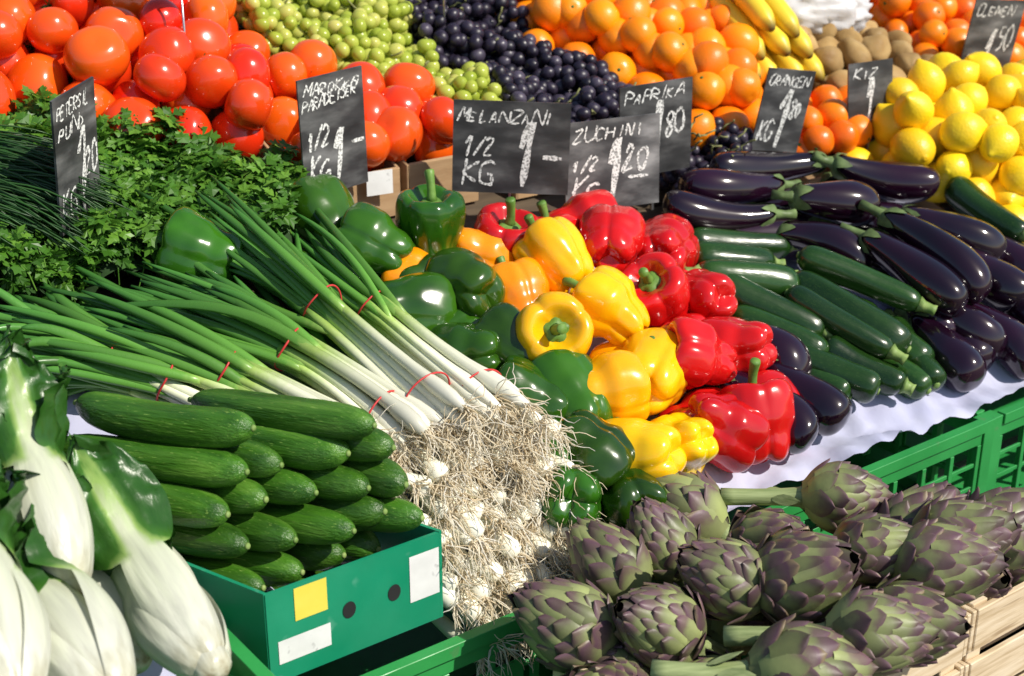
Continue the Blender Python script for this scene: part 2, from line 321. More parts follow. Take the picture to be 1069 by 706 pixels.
def gen_arti(seed):
    r=random.Random(seed); mb=MB(); sc_=r.uniform(.92,1.06)
    pr=[(.015,),(.031,),(.0400,),(.0425,),(.0405,),(.0350,),(.0268,),(.0165,),(.005,)]
    P=lambda s:(cr_interp(pr,min(max(s/1.12,0),1))[0]*sc_, (-.048+.104*s)*sc_)
    vs=[];n=20
    for i in range(13):
        a,z=P(i/12*1.1)
        for q in range(n): vs.append(((a*.93)*math.cos(2*PI*q/n),(a*.93)*math.sin(2*PI*q/n),z))
    mb.add(vs,[(i*n+q,i*n+(q+1)%n,(i+1)*n+(q+1)%n,(i+1)*n+q) for i in range(12) for q in range(n)]+[tuple(range(n-1,-1,-1))],.6,0.,0)  # core coloured darker to paint the shade between the bracts
    NB=62
    for i in range(NB):
        s0=(i/NB)**.8*.84-.04; th0=i*2.39996+r.uniform(-.14,.14)
        ds=.37*r.uniform(.88,1.12)*(1-.12*s0); Wd=(.0205-.008*s0)*sc_*r.uniform(.9,1.1)
        fl=(r.uniform(.004,.010) if s0<.22 else r.uniform(.0015,.0055))*sc_
        vs=[];tt=[];A,B=10,8
        tilt=r.uniform(-.12,.12); cast=r.uniform(-.20,.14)
        for a in range(A+1):
            x=1-(1-a/A)**1.7; rr,z=P(max(s0,0)+ds*x)
            wa=Wd*(.70+.42*math.sin(min(x*1.35,1)*PI*.72))*max(0,1-x**2.3)**.72
            if a==A: wa=.0002
            for b_ in range(B+1):
                y=b_/B*2-1
                th=th0+tilt*x+y*wa/max(rr,.013)
                off=.0018*sc_+fl*x**2.6-.0026*abs(y)**2.5*sc_+.0008*(1-abs(y))+(.0012*(1-x) if abs(y)<.3 else 0)
                R_=rr+off+.0020*x
                vs.append((R_*math.cos(th),R_*math.sin(th),z-.0010*abs(y))); tt.append(min(1,max(0,.10+cast+x*.74+.18*abs(y)**2)))
        mb.add(vs,[(a*(B+1)+b_,a*(B+1)+b_+1,(a+1)*(B+1)+b_+1,(a+1)*(B+1)+b_) for a in range(A) for b_ in range(B)],tt,r.random(),0)
    Ls=r.uniform(.09,.15); bd=r.uniform(-.016,.016)
    pts=[(bd*(x*x),0,-.040*sc_-Ls*x) for x in(0,.1,.3,.6,.85,1)]
    tube(mb,pts,[.019,.0135,.0118,.0112,.0116,.0122],16,mi=1)
    for q in range(3):
        th=r.uniform(0,6.28); vs=[]; o_=r.uniform(-.11,-.075)
        for a in range(6):
            x=a/5; w=.008*math.sin((x*.9+.1)*PI)
            for y in(-1,0,1): vs.append(((.012+.012*x)*math.cos(th)-y*w*math.sin(th),(.012+.012*x)*math.sin(th)+y*w*math.cos(th),o_*sc_+.035*x+.001*abs(y)))
        mb.add(vs,[(a*3+b_,a*3+b_+1,(a+1)*3+b_+1,(a+1)*3+b_) for a in range(5) for b_ in range(2)],.1,.6,1)
    return mb.mesh('artichoke_mesh',['arti','astem'])
def gen_chard(seed,L=.31):
    r=random.Random(seed); mb=MB(); NP=12
    for i in range(NP):
        lay=i/(NP-1); th0=i*2.39996; R0=.009+.019*lay; Ln=L*(.97-.22*lay)*r.uniform(.88,1.08); wmax=.017+.008*lay
        fan=r.uniform(.02,.12)*(.4+lay); A,B=38,18; vs=[];tt=[]; sd=Vector((seed*3+i,i*7.,0)); tw=r.uniform(-.5,.5)
        for a in range(A+1):
            s=a/A
            w=wmax*(.95+.40*math.sin(min(s/.50,1)*PI)) if s<.50 else wmax*(.95-.30*math.sin((s-.50)/.50*PI))
            lf=max(0,(s-.50)/.50)
            w+=.040*math.sin(min(lf*1.1,1)*PI)**.7*(.8+.2*lay)
            if s>.93: w*=max(.05,1-((s-.93)/.07)**2)
            rad=R0*(.62+.75*math.sin(min(s/.60,1)*PI))+ (fan*.5*s*s)
            if s<.06: rad*=.6+.4*s/.06
            for b_ in range(B+1):
                y=b_/B*2-1
                curv=max(rad*.75,.012)*(1+1.8*lf)
                th=y*w/curv
                px=rad-curv+curv*math.cos(th); py=curv*math.sin(th)
                cr=lf*.016*noise.noise(Vector((s*16,y*3.2,0))+sd)+lf*.008*noise.noise(Vector((s*36,y*8,5))+sd)
                rib=(.0004*math.cos(y*16)+.0018*abs(y)**4+.0015*noise.noise(Vector((s*3,y*2,9))+sd))*(1-lf)
                px+=cr*abs(y)**.5*1.6+rib
                py+=tw*.02*lf
                z=(s*Ln-.16*L)-.02*lf*abs(y)
                c,s_=math.cos(th0),math.sin(th0)
                vs.append((px*c-py*s_,px*s_+py*c,z))
                g=s*.66 if s<.46 else s*.66+.55*min(1,(s-.46)*6)*min(1,max(0,abs(y)*3.0-.3))
                tt.append(min(1,g))
        mb.add(vs,[(a*(B+1)+b_,a*(B+1)+b_+1,(a+1)*(B+1)+b_+1,(a+1)*(B+1)+b_) for a in range(A) for b_ in range(B)],tt,r.random(),0)
    vs=[];n=20;rows=[(0,-.175*L),(.010,-.17*L),(.016,-.15*L),(.018,-.12*L),(.013,-.02*L)]
    for a,z in rows:
        for q in range(n): vs.append((a*math.cos(2*PI*q/n),a*math.sin(2*PI*q/n),z))
    mb.add(vs,[(i*n+q,i*n+(q+1)%n,(i+1)*n+(q+1)%n,(i+1)*n+q) for i in range(4) for q in range(n)],[0.0]*(2*n)+[.04]*n+[.1]*(2*n),.5,0)
    return mb.mesh('chard_mesh',['chard'])
# ---------------------------------------------------------------- structure
def in_poly(x,y,P):
    c=False;j=len(P)-1
    for i in range(len(P)):
        if (P[i][1]>y)!=(P[j][1]>y) and x<(P[j][0]-P[i][0])*(y-P[i][1])/(P[j][1]-P[i][1]+1e-12)+P[i][0]: c=not c
        j=i
    return c
mb=MB(); mb.add([(-150,-150,0),(150,-150,0),(150,150,0),(-150,150,0)],[(0,1,2,3)]); obj('ground',mb.mesh('ground',['asph'],False))
root=bpy.data.objects.new('market_stall_table',None); COL.objects.link(root)
mb=MB()
nb=12
for i in range(nb):
    v0=.030+i*1.47/nb; v1=v0+1.47/nb-.006
    z0=.755+SL*v0; z1=.755+SL*v1
    vs=[(u,v,z) for u in(-1.4,3.0) for (v,z) in((v0,z0-.02),(v1,z1-.02),(v1,z1),(v0,z0))]
    mb.add(vs,[(0,1,2,3),(4,7,6,5),(0,4,5,1),(1,5,6,2),(2,6,7,3),(3,7,4,0)])
for u in(-1.3,-.1,1.2,2.9):
    mb.box(u,u+.06,.40,.46,0,.88); mb.box(u,u+.06,1.36,1.42,0,1.28)
mb.box(-1.4,3.0,.465,.495,.45,.52)
deck=obj('deck',mb.mesh('deck',['plank'],False),STALL); deck.parent=root
mb=MB()
n=160
for i in range(n+1):
    u=-1.4+4.4*i/n; a=.012*math.sin(i*.9)+.01*math.sin(i*.37)
    mb.add([(u,.06+a,.02),(u,.055+a*.3,.62)],[],0)
mb.f=[(2*i,2*i+2,2*i+3,2*i+1) for i in range(n)]; mb.mi=[0]*n
sk=obj('under_stall_shade',mb.mesh('under_stall_shade',['shade_sheet']),STALL); sk.parent=root  # added dark sheet that keeps the open space under the stall dark
def crate(name,u0,v0,z0,L=.58,D=.38,H=.165,mk='plas'):
    mb=MB()
    for (ax,length,other) in(('u',L,0),('u',L,D),('v',D,0),('v',D,L)):
        def B(a0,a1,b0,b1,z0_,z1_):
            if ax=='u': mb.box(a0,a1,other+b0,other+b1,z0_,z1_)
            else: mb.box(other+b0,other+b1,a0,a1,z0_,z1_)
        sgn=1 if other==0 else -1
        def C(a0,a1,d0,d1,z0_,z1_):
            b0,b1=sorted((sgn*d0,sgn*d1)); B(a0,a1,b0,b1,z0_,z1_)
        C(.02,length-.02,-.006,.008,H-.016,H)
        C(.02,length-.02,0,.005,H-.036,H-.0165)
        C(.02,length-.02,-.002,.006,0,.022)
        nn=max(2,int(length/.062))
        for i in range(nn+1):
            a=.024+(length-.048)*i/nn
            C(a-.004,a+.004,-.0008,.0072,.0225,H-.0365)
        for zz in(.062,.098): C(.021,length-.021,.0012,.0048,zz-.003,zz+.003)
        if length>.2:
            C(length/2-.07,length/2+.07,-.0022,-.0010,.045,.112)
            C(length/2-.055,length/2+.055,-.005,-.0024,.106,.1115)
    for a in(0,L):
        for b in(0,D):
            mb.box(a-.003 if a==0 else a-.019,a+.019 if a==0 else a+.003,b-.003 if b==0 else b-.019,b+.019 if b==0 else b+.003,0,H-.002)
    mb.box(.01,L-.01,.01,D-.01,.001,.005)
    o=obj(name,mb.mesh(name,[mk],False),STALL@Matrix.Translation((u0,v0,z0))); bevel(o,.0012,1)
    return o
for i,u0 in enumerate((-.86,-.27,.32,.91,1.50,2.09)): crate('green_plastic_crate',u0,-.055+(.006 if i%2 else 0),.600-(.004 if i%2 else 0),D=.42)
for u0 in(-.86,-.27,.24): crate('green_plastic_crate',u0+.01,-.045,.430,D=.10)
for u0 in(.84,1.43,2.02): crate('blue_plastic_crate',u0,-.075,.425,mk='plasb',D=.13)
# lining paper
mb=MB(); nu,nv=220,30
for i in range(nu+1):
    for j in range(nv+1):
        u=-.45+1.75*i/nu
        vf=.035 if u<.34 else .035-.075*min(1,(u-.34)/.05)
        vf+=.020*noise.noise(Vector((u*7,0,3)))+.008*noise.noise(Vector((u*25,0,3)))
        v=vf+(.42-vf)*j/nv
        h=.012+.016*noise.noise(Vector((u*14,v*14,0)))+.012*noise.noise(Vector((u*36,v*36,7)))
        z=.7665+SL*max(v,0)+max(h,0)
        mb.add([(u,v,z)],[],0)
mb.f=[(i*(nv+1)+j,(i+1)*(nv+1)+j,(i+1)*(nv+1)+j+1,i*(nv+1)+j+1) for i in range(nu) for j in range(nv)]; mb.mi=[0]*len(mb.f)
obj('lining_paper',mb.mesh('lining_paper',['paper']),STALL)
def wcrate(name,u0,u1,v0,v1,ztop,H=.17):
    mb=MB(); T=.007; r=random.Random(int(u0*100))
    def slats(z0,z1):
        j=r.uniform(-.002,.002)
        mb.box(u0,u1,v0-T,v0,z0+j,z1+j); mb.box(u0,u1,v1,v1+T,z0-j,z1-j)
        mb.box(u0-T-.001,u0-.001,v0-T+.001,v1+T-.001,z0+j,z1+j); mb.box(u1+.001,u1+T+.001,v0-T+.001,v1+T-.001,z0-j,z1-j)
    slats(ztop-.052,ztop); slats(ztop-.118,ztop-.066); slats(ztop-H,ztop-.130)
    for a in(u0+.0005,u1-.0255):
        for b in(v0+.0005,v1-.0255): mb.box(a,a+.025,b,b+.025,ztop-H-.01,ztop+.004)
    for i in range(5):
        b=v0+.03+(v1-v0-.06)*i/4; mb.box(u0+.002,u1-.002,b-.014,b+.014,ztop-H-.004,ztop-H+.003)
    o=obj(name,mb.mesh(name,['wood'],False),STALL); bevel(o,.001,1); return o
for zt in(.770,.588,.406,.224):
    wcrate('wooden_produce_crate',.075,.45,-.34,-.135 if zt>.7 else -.18,zt); wcrate('wooden_produce_crate',.468,.85,-.34,-.222,zt)
def cbox(name,u0,u1,v0,v1,H,mk='brown',hole=True):
    mb=MB(); T=.005
    def wall(pa,pb):
        (ua,va),(ub,vb)=pa,pb
        d=Vector((ub-ua,vb-va)); nrm=Vector((d.y,-d.x)).normalized()*T
        vs=[]
        for (u,v) in((ua,va),(ub,vb)):
            for q in(0,1):
                uu=u-nrm.x*q; vv=v-nrm.y*q
                vs.append((uu,vv,.762+SL*vv)); vs.append((uu,vv,.762+SL*vv+H))
        mb.add(vs,[(0,4,5,1),(2,3,7,6),(1,5,7,3),(0,2,6,4),(0,1,3,2),(4,6,7,5)])
    wall((u0,v0),(u1,v0)); wall((u1+.001,v0+.001),(u1+.001,v1)); wall((u1,v1+.001),(u0,v1+.001)); wall((u0-.001,v1),(u0-.001,v0))
    o=obj(name,mb.mesh(name,[mk],False),STALL); bevel(o,.001,1); return o
cbox('cardboard_box',.205,.365,.605,.84,.07); cbox('cardboard_box',.375,.50,.60,.80,.075)
cbox('cardboard_box',-.35,.20,.74,1.2,.075)
cbox('cardboard_box',.56,.84,.585,1.05,.04); cbox('cardboard_box',.90,1.20,.485,1.2,.04)
cbox('cardboard_box',1.03,1.30,.42,.475,.05); cbox('cardboard_box',1.22,1.55,.49,.80,.05); cbox('cardboard_box',1.56,2.3,.47,1.1,.05)
cbox('cardboard_box',1.22,1.80,.18,.465,.045)
# green cucumber box
mb=MB(); T=.004; z0,z1=.766,.868
c0=Vector((-.188,-.010)); c1=Vector((.014,-.010)); sdv=Vector((-.34,.94))*.25; c3=c0+sdv; c2=c1+sdv
def wallp(a,b,zz0,zz1,mi=0,t=T,off=0):
    d=(b-a); nr=Vector((d.y,-d.x)).normalized(); a2=a+nr*off; b2=b+nr*off
    vs=[]
    for p in(a2,b2):
        for q in(0,1):
            pp=p-nr*t*q; vs+= [(pp.x,pp.y,zz0),(pp.x,pp.y,zz1)]
    mb.add(vs,[(0,4,5,1),(2,3,7,6),(1,5,7,3),(0,2,6,4),(0,1,3,2),(4,6,7,5)],mi=mi)
eps=.0012
wallp(c0,c1,z0,z1); wallp(c1+Vector((eps,eps)),c2,z0,z1+.001); wallp(c2,c3,z0,z1); wallp(c3+Vector((-eps,0)),c0+Vector((-eps,eps)),z0,z1+.001)
mb.add([(c0.x,c0.y+.003,z0+.002),(c1.x,c1.y+.003,z0+.002),(c2.x,c2.y,z0+.002),(c3.x,c3.y,z0+.002)],[(0,1,2,3)])
def quad(u0,u1,za,zb,mi,off):
    mb.add([(u0,c0.y-off,za),(u1,c0.y-off,za),(u1,c0.y-off,zb),(u0,c0.y-off,zb)],[(0,1,2,3)],mi=mi)
quad(-.178,-.120,z0+.020,z0+.046,1,.0007)
quad(-.158,-.122,z0+.062,z0+.0985,2,.0007)
quad(-.026,.010,z0+.032,z0+.086,1,.0007)
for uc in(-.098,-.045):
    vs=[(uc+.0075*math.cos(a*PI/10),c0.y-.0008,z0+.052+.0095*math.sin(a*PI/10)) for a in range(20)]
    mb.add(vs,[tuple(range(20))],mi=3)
gb=obj('green_cardboard_box',mb.mesh('green_cardboard_box',['gbox','label','labely','dark'],False),STALL)
# ---------------------------------------------------------------- produce
def put(name,me,pos,d,roll=None,s=(1,1,1)):
    return obj(name,me,orient(pos,d,rnd.uniform(0,6.28) if roll is None else roll,s))
G=[gen_pepper(i,'gpep') for i in(1,2,3,4)]; Y=[gen_pepper(i,'ypep') for i in(5,6,7,8)]; Rr=[gen_pepper(i,'rpep') for i in(9,10,11,12)]; OR_=gen_pepper(13,'opep')
back=[Vector((-.6,.5,-.1)),Vector((-.3,.7,-.3)),Vector((.7,.3,-.2)),Vector((-.8,.1,.2)),Vector((.2,.8,-.1)),Vector((-.2,.4,.8)),Vector((.8,.4,.2)),Vector((-.5,.6,.4))]
def peps(name,ms,L,dirs,sz=1.0):
    for i,(u,v,h) in enumerate(L):
        d=dirs.get(i, rnd.choice(back)+Vector((rnd.uniform(-.2,.2),)*3)); s=sz*rnd.uniform(.95,1.06)
        put(name,ms[i%len(ms)],S(u,v,h),d,s=(s,s,s))
UP=Vector((.05,-.1,1)); CAMW=Vector((.05,-.85,.5))
peps('green_bell_pepper',G,[(-.003,.486,.07),(.190,.521,.06),(.214,.431,.075),(.294,.420,.095),(.283,.324,.075),(.203,.341,.05),(.230,.240,.055),(.277,.223,.065),(.250,.150,.055),(.300,.130,.06),(.262,.050,.06),(.215,.03,.035),(.285,.0,.03),(.225,.10,.03),(.24,.30,.02),(.14,.44,.03),(.25,.38,.03)],{3:UP,2:Vector((-.8,.3,.3)),0:Vector((-.9,.1,.3)),10:Vector((.5,-.3,-.5))})
peps('yellow_bell_pepper',Y,[(.429,.322,.085),(.324,.197,.09),(.433,.216,.085),(.340,.115,.07),(.421,.120,.07),(.318,.030,.055),(.388,.028,.05),(.38,.27,.03),(.35,.16,.02),(.43,.17,.02)],{1:CAMW,0:Vector((-.5,.5,.5))})
peps('orange_bell_pepper',[OR_],[(.354,.305,.055),(.357,.401,.05),(.255,.395,.04),(.265,.085,.03)],{})
peps('red_bell_pepper',Rr,[(.525,.325,.09),(.547,.419,.05),(.618,.320,.06),(.526,.230,.075),(.606,.228,.05),(.482,.105,.085),(.568,.120,.065),(.452,.030,.055),(.512,.022,.05),(.403,.407,.05),(.48,.40,.03),(.50,.17,.02),(.55,.20,.02),(.46,.07,.02),(.57,.05,.02),(.60,.27,.02)],{3:Vector((-.35,-.55,.75)),5:Vector((-.8,-.25,.35)),0:Vector((.1,.8,.1)),9:Vector((.2,-.2,.9))})
ZM=[gen_cuke(i,.19,.0225,'zuc') for i in(21,22,23,24)]
def pair(name,ms,a,b,L,wobble=.0,rs=1.0):
    A=S(*a);B=S(*b); d=B-A; put(name,rnd.choice(ms),(A+B)/2,d,s=(rs,rs,d.length/L))
ZP=[((.673,.321,.04),(.796,.267,.04)),((.630,.270,.06),(.775,.200,.055)),((.650,.255,.05),(.743,.114,.045)),((.640,.205,.045),(.712,.085,.045)),((.804,.235,.075),(.905,.085,.075)),((.770,.215,.06),(.822,.040,.06)),((.725,.190,.065),(.790,.035,.06)),((.670,.120,.035),(.735,.01,.04)),((.729,.113,.03),(.782,.012,.03)),((.835,.164,.04),(.850,.018,.04)),((1.219,.289,.07),(1.229,.146,.07)),((1.250,.246,.04),(1.216,.11,.04)),((.69,.30,.025),(.82,.20,.03)),((.76,.25,.03),(.86,.12,.03)),((.66,.16,.02),(.70,.03,.02)),((.88,.12,.03),(.83,-.005,.03)),((.70,.36,.03),(.86,.30,.03)),((.80,.15,.02),(.82,.0,.02))]
for a,b in ZP:
    if rnd.random()<.4: a,b=b,a
    pair('zucchini',ZM,a,b,.195,rs=rnd.uniform(.95,1.18))
EM=[gen_egg(i) for i in(31,32,33,34)]
EP=[((.926,.376,.065),(.757,.424,.065)),((1.042,.412,.06),(.847,.465,.05)),((.895,.330,.085),(1.025,.275,.08)),((1.042,.388,.07),(1.178,.285,.075)),((.850,.331,.05),(.695,.405,.05)),((.854,.315,.06),(.935,.200,.06)),((.929,.215,.09),(.955,.050,.085)),((1.035,.238,.09),(1.140,.115,.085)),((.990,.225,.11),(1.015,.050,.095)),((1.067,.195,.06),(1.104,.045,.06)),((.945,.130,.05),(.995,.000,.045)),((.925,.107,.03),(.905,-.02,.03)),((1.025,.10,.04),(1.03,-.035,.035)),((.620,.180,.05),(.648,.060,.05)),((.545,.110,.04),(.577,-.02,.04)),((.605,.110,.035),(.632,-.015,.04)),((.597,.15,.02),(.612,.03,.02)),((1.115,.11,.035),(1.09,-.02,.035)),((1.17,.22,.05),(1.20,.07,.05)),((1.16,.12,.03),(1.16,-.02,.03)),((.77,.36,.03),(.92,.30,.03)),((.92,.30,.03),(1.02,.20,.03)),((.97,.34,.03),(1.12,.28,.03)),((1.05,.30,.03),(1.15,.2,.04)),((.87,.42,.02),(1.0,.36,.03)),((.97,.2,.03),(.93,.06,.03)),((1.0,.15,.015),(.96,.01,.015)),((1.06,.42,.03),(1.2,.36,.03))]
for a,b in EP: pair('eggplant',EM,a,b,.18,rs=rnd.uniform(.97,1.16))
CM=[gen_cuke(i) for i in(41,42,43,44,45)]
dc=wd(.45,-.89,.08)
for z,us in((.802,(-.13,-.08,-.03)),(.848,(-.158,-.115,-.070,-.028)),(.891,(-.170,-.124,-.079,-.036,-.004)),(.928,(-.185,-.143,-.098,-.052,-.006)),(.962,(-.165,-.118,-.070,-.020)),(.994,(-.150,-.044))):
    for u in us:
        v=.055-.33*(u+.16)-(.012 if z==.891 else 0)
        if z<.86: v=.022
        E=W(u+rnd.uniform(-.003,.003),v+(rnd.uniform(-.012,.012) if z>.86 else 0),z+rnd.uniform(-.002,.002))
        d=(dc+Vector((rnd.uniform(-.05,.05),rnd.uniform(-.05,.05),rnd.uniform(-.02,.02)))).normalized()
        s=rnd.uniform(.95,1.08)
        put('cucumber',rnd.choice(CM),E-d*.118,d,s=(s,s,rnd.uniform(.93,1.03) if z>.86 else .92))
# artichokes
AM=[gen_arti(i) for i in(51,52,53,54)]
AR=[((.060,1.225,.79),(-.8,.1,.5)),((.107,1.315,.805),(-.6,.5,.5)),((.165,1.345,.815),(-.5,.1,.8)),((.198,1.440,.80),(-.8,.4,.3)),((.150,1.210,.80),(-.6,-.3,.5)),((.222,1.250,.83),(-.7,.0,.4)),((.290,1.245,.835),(.5,-.4,.5)),((.345,1.160,.825),(.95,-.1,.1)),((.375,1.301,.835),(.8,-.2,.3)),((.370,1.425,.83),(.95,-.1,.05)),((.440,1.275,.83),(.8,-.3,.3)),((.475,1.335,.825),(.7,-.2,.4)),((.540,1.375,.815),(.8,.2,.4)),((.270,1.120,.81),(.95,.05,.02)),((.395,1.215,.80),(.7,-.5,.3)),((.276,1.335,.815),(.4,-.6,.5)),((.449,1.390,.805),(.6,.2,.6)),((.610,1.41,.80),(.7,.2,.4)),
((.13,1.27,.745),(.2,-.4,.5)),((.20,1.17,.75),(-.6,-.2,.2)),((.24,1.29,.76),(.5,.4,.5)),((.33,1.27,.765),(.3,-.8,.3)),((.28,1.16,.745),(-.7,.1,.2)),((.42,1.33,.765),(.5,.5,.5)),((.30,1.38,.76),(-.3,.3,.6)),((.22,1.36,.76),(.3,-.3,.6)),((.50,1.36,.76),(.3,-.6,.4)),((.38,1.37,.76),(.3,-.6,.4)),((.10,1.20,.74),(.2,-.6,.4)),((.09,1.15,.74),(-.2,-.6,.4)),((.34,1.22,.76),(.2,-.6,.4)),((.235,1.085,.765),(.9,-.15,-.02)),((.57,1.385,.76),(.5,-.5,.4))]
for p,d in AR:
    s=rnd.uniform(.82,1.0); put('artichoke',rnd.choice(AM),Vector(p),Vector(d),s=(s,s,s*1.03))
# chard heads
CH=[gen_chard(i) for i in(61,62,63)]
for i,(b,e) in enumerate([((-.25,1.011,.885),(-.405,1.21,.95)),((-.372,1.035,.945),(-.475,1.20,1.06)),((-.307,.92,.92),(-.416,1.05,.95)),((-.365,.875,.95),(-.44,1.01,1.02)),((-.33,1.06,.86),(-.46,1.22,.93)),((-.47,1.0,.93),(-.56,1.15,1.02)),((-.44,.93,.87),(-.5,1.1,.9)),((-.40,1.12,.93),(-.53,1.30,.97)),((-.29,1.10,.85),(-.42,1.24,.90))]):
    b=Vector(b);e=Vector(e); d=(e-b).normalized(); put('swiss_chard_head',CH[i%3],b+d*.050,d,s=(1.0,1.0,1.0))
crate('green_plastic_crate',-.62,-.30,.66,L=.40,D=.50,H=.165)
def pile(name,ms,poly,d,layers,h0,bulge=0,upright=False,drop=.0):
    us=[p[0] for p in poly];vs_=[p[1] for p in poly]; cx=sum(us)/len(us);cy=sum(vs_)/len(vs_)
    for k in range(layers):
        sh=1-.10*k
        P=[(cx+(a-cx)*sh,cy+(b-cy)*sh) for a,b in poly]
        j=0; v=min(vs_)+k*d*.3
        while v<max(vs_):
            u=min(us)+(j%2)*d*.5+k*d*.5
            while u<max(us):
                uu=u+rnd.uniform(-.17,.17)*d; vv=v+rnd.uniform(-.17,.17)*d
                if in_poly(uu,vv,P):
                    q=max(0,1-(((uu-cx)/(max(us)-min(us))*2)**2+((vv-cy)/(max(vs_)-min(vs_))*2)**2))
                    dd=Vector((rnd.uniform(-1,1),rnd.uniform(-1,1),rnd.uniform(-.6,1.0)))
                    s=rnd.uniform(.88,1.08)
                    put(name,rnd.choice(ms),S(uu,vv,h0+k*d*.66+bulge*q+rnd.uniform(-.12,.12)*d),dd,s=(s,s,s))
                u+=d*.98
            v+=d*.86*.93; j+=1
TM=[gen_tomato(i,i%3==0) for i in range(71,77)]
pile('tomato',TM,[(-.30,1.25),(-.32,.90),(-.05,.80),(.05,.715),(.20,.665),(.25,.72),(.31,.90),(.26,1.25)],.078,2,.050,.045)
pile('tomato',TM,[(.29,.88),(.38,.84),(.50,.72),(.50,.605),(.21,.61),(.22,.72)],.072,2,.040,.0)
OM=[gen_ball('orange_mesh','ora',.036,'or',i) for i in(81,82,83)]
pile('orange',OM,[(.66,1.25),(.72,1.06),(.77,.97),(.79,.80),(.85,.70),(.89,.61),(.90,.52),(.99,.50),(1.10,.60),(1.17,.66),(1.20,.80),(1.34,.93),(1.38,1.25)],.069,2,.040,.03)
pile('orange',OM,[(.74,1.25),(.80,1.0),(.83,.83),(.90,.70),(.93,.56),(1.0,.55),(1.14,.70),(1.2,.9),(1.25,1.25)],.069,1,.105,.03)
MM=[gen_ball('mandarin_mesh','mand',.030,'or',i) for i in(84,85,86)]
pile('mandarin',MM,[(1.50,1.1),(1.57,.84),(1.56,.54),(1.78,.49),(2.28,.70),(2.35,1.1)],.057,2,.035,.04)
pile('mandarin',MM,[(1.05,.60),(1.25,.57),(1.30,.51),(1.17,.43),(1.04,.44)],.057,2,.035,.01)
LM=[gen_ball('lemon_mesh','lem',.033,'lem',i) for i in(87,88,89)]
pile('lemon',LM,[(1.12,.425),(1.40,.52),(1.80,.47),(1.60,.15),(1.33,.17),(1.22,.27),(1.16,.36)],.072,3,.035,.02)
KM=[gen_ball('potato_mesh','kiwi',.027,'pot',i) for i in(91,92,93)]
pile('potato',KM,[(1.29,.80),(1.42,.80),(1.56,.70),(1.54,.54),(1.32,.50),(1.21,.56),(1.26,.66)],.060,2,.03,.02)
def sphere_vf(n=12,m=8):
    v=[];f=[]
    for i in range(m+1):
        for k in range(n): v.append(Vector((math.sin(PI*i/m)*math.cos(2*PI*k/n),math.sin(PI*i/m)*math.sin(2*PI*k/n),math.cos(PI*i/m)*1.12)))
    for i in range(m):
        for k in range(n): f.append((i*n+k,(i+1)*n+k,(i+1)*n+(k+1)%n,i*n+(k+1)%n))
    return v,f
SV,SF=sphere_vf()
def grapes(name,poly,R,mk,layers=3,h0=.02):
    mb=MB(); us=[p[0] for p in poly];vs_=[p[1] for p in poly]; d=R*1.85
    for k in range(layers):
        v=min(vs_)
        j=0
        while v<max(vs_):
            u=min(us)+(j%2)*d/2
            while u<max(us):
                uu=u+rnd.uniform(-.35,.35)*d; vv=v+rnd.uniform(-.35,.35)*d
                nz=noise.noise(Vector((uu*11,vv*11,4)))
                if in_poly(uu,vv,poly) and not(k==layers-1 and nz<-.05):
                    c=Vector((uu,vv,.78+SL*vv+h0+k*R*1.5+.045*(nz+.2)+rnd.uniform(-.3,.3)*R))
                    q=Quaternion((rnd.uniform(-1,1),rnd.uniform(-1,1),rnd.uniform(-1,1),rnd.uniform(-1,1))).normalized(); s=R*rnd.uniform(.85,1.12)
                    mb.add([c+q@(p*s) for p in SV],SF,0,rnd.random(),0)
                u+=d
            v+=d*.87; j+=1
    for _ in range(34):
        u=rnd.uniform(min(us),max(us)); v=rnd.uniform(min(vs_),max(vs_))
        if in_poly(u,v,poly):
            p=Vector((u,v,.78+SL*v+h0+.045)); pts=[p]
            for i in range(5): p=p+Vector((rnd.uniform(-.012,.012),rnd.uniform(-.014,.004),rnd.uniform(-.002,.010))); pts.append(p)
            tube(mb,pts,.0016,5,mi=1)
    return obj(name,mb.mesh(name,[mk,'gstem']),STALL)
grapes('green_grape_pile',[(.29,1.2),(.62,1.2),(.61,1.0),(.575,.86),(.59,.72),(.57,.60),(.51,.60),(.49,.74),(.39,.84),(.32,.92)],.0115,'ggr',4,.03)
grapes('dark_grape_pile',[(.63,1.2),(.76,1.08),(.80,.95),(.81,.80),(.87,.70),(.89,.60),(.74,.59),(.60,.61),(.60,.72),(.585,.86),(.62,1.0)],.0115,'dgr',4,.025)
grapes('dark_grape_pile',[(.78,.60),(.88,.59),(.97,.49),(.90,.45),(.78,.47)],.011,'dgr')
def banana(seed):
    r=random.Random(seed); mb=MB(); pts=[];rad=[];L=.25;n=26
    for i in range(n+1):
        s=i/n; th=(s-.5)*1.2; Rc=L/1.2
        pts.append((Rc*(math.cos(th)-math.cos(.6)),0,Rc*math.sin(th)))
        e=.0235*min(1,(s/.22))**.6*min(1,((1-s)/.12))**.5 if 0<s<1 else .004
        rad.append(max(e,.005))
    tube(mb,pts,rad,6,mi=0,ph=.2); me=mb.mesh('banana_mesh',['ban']); return me
BM=[banana(1)]
bp=bpy.data.objects.new('banana_bunch',None); COL.objects.link(bp)
k=0
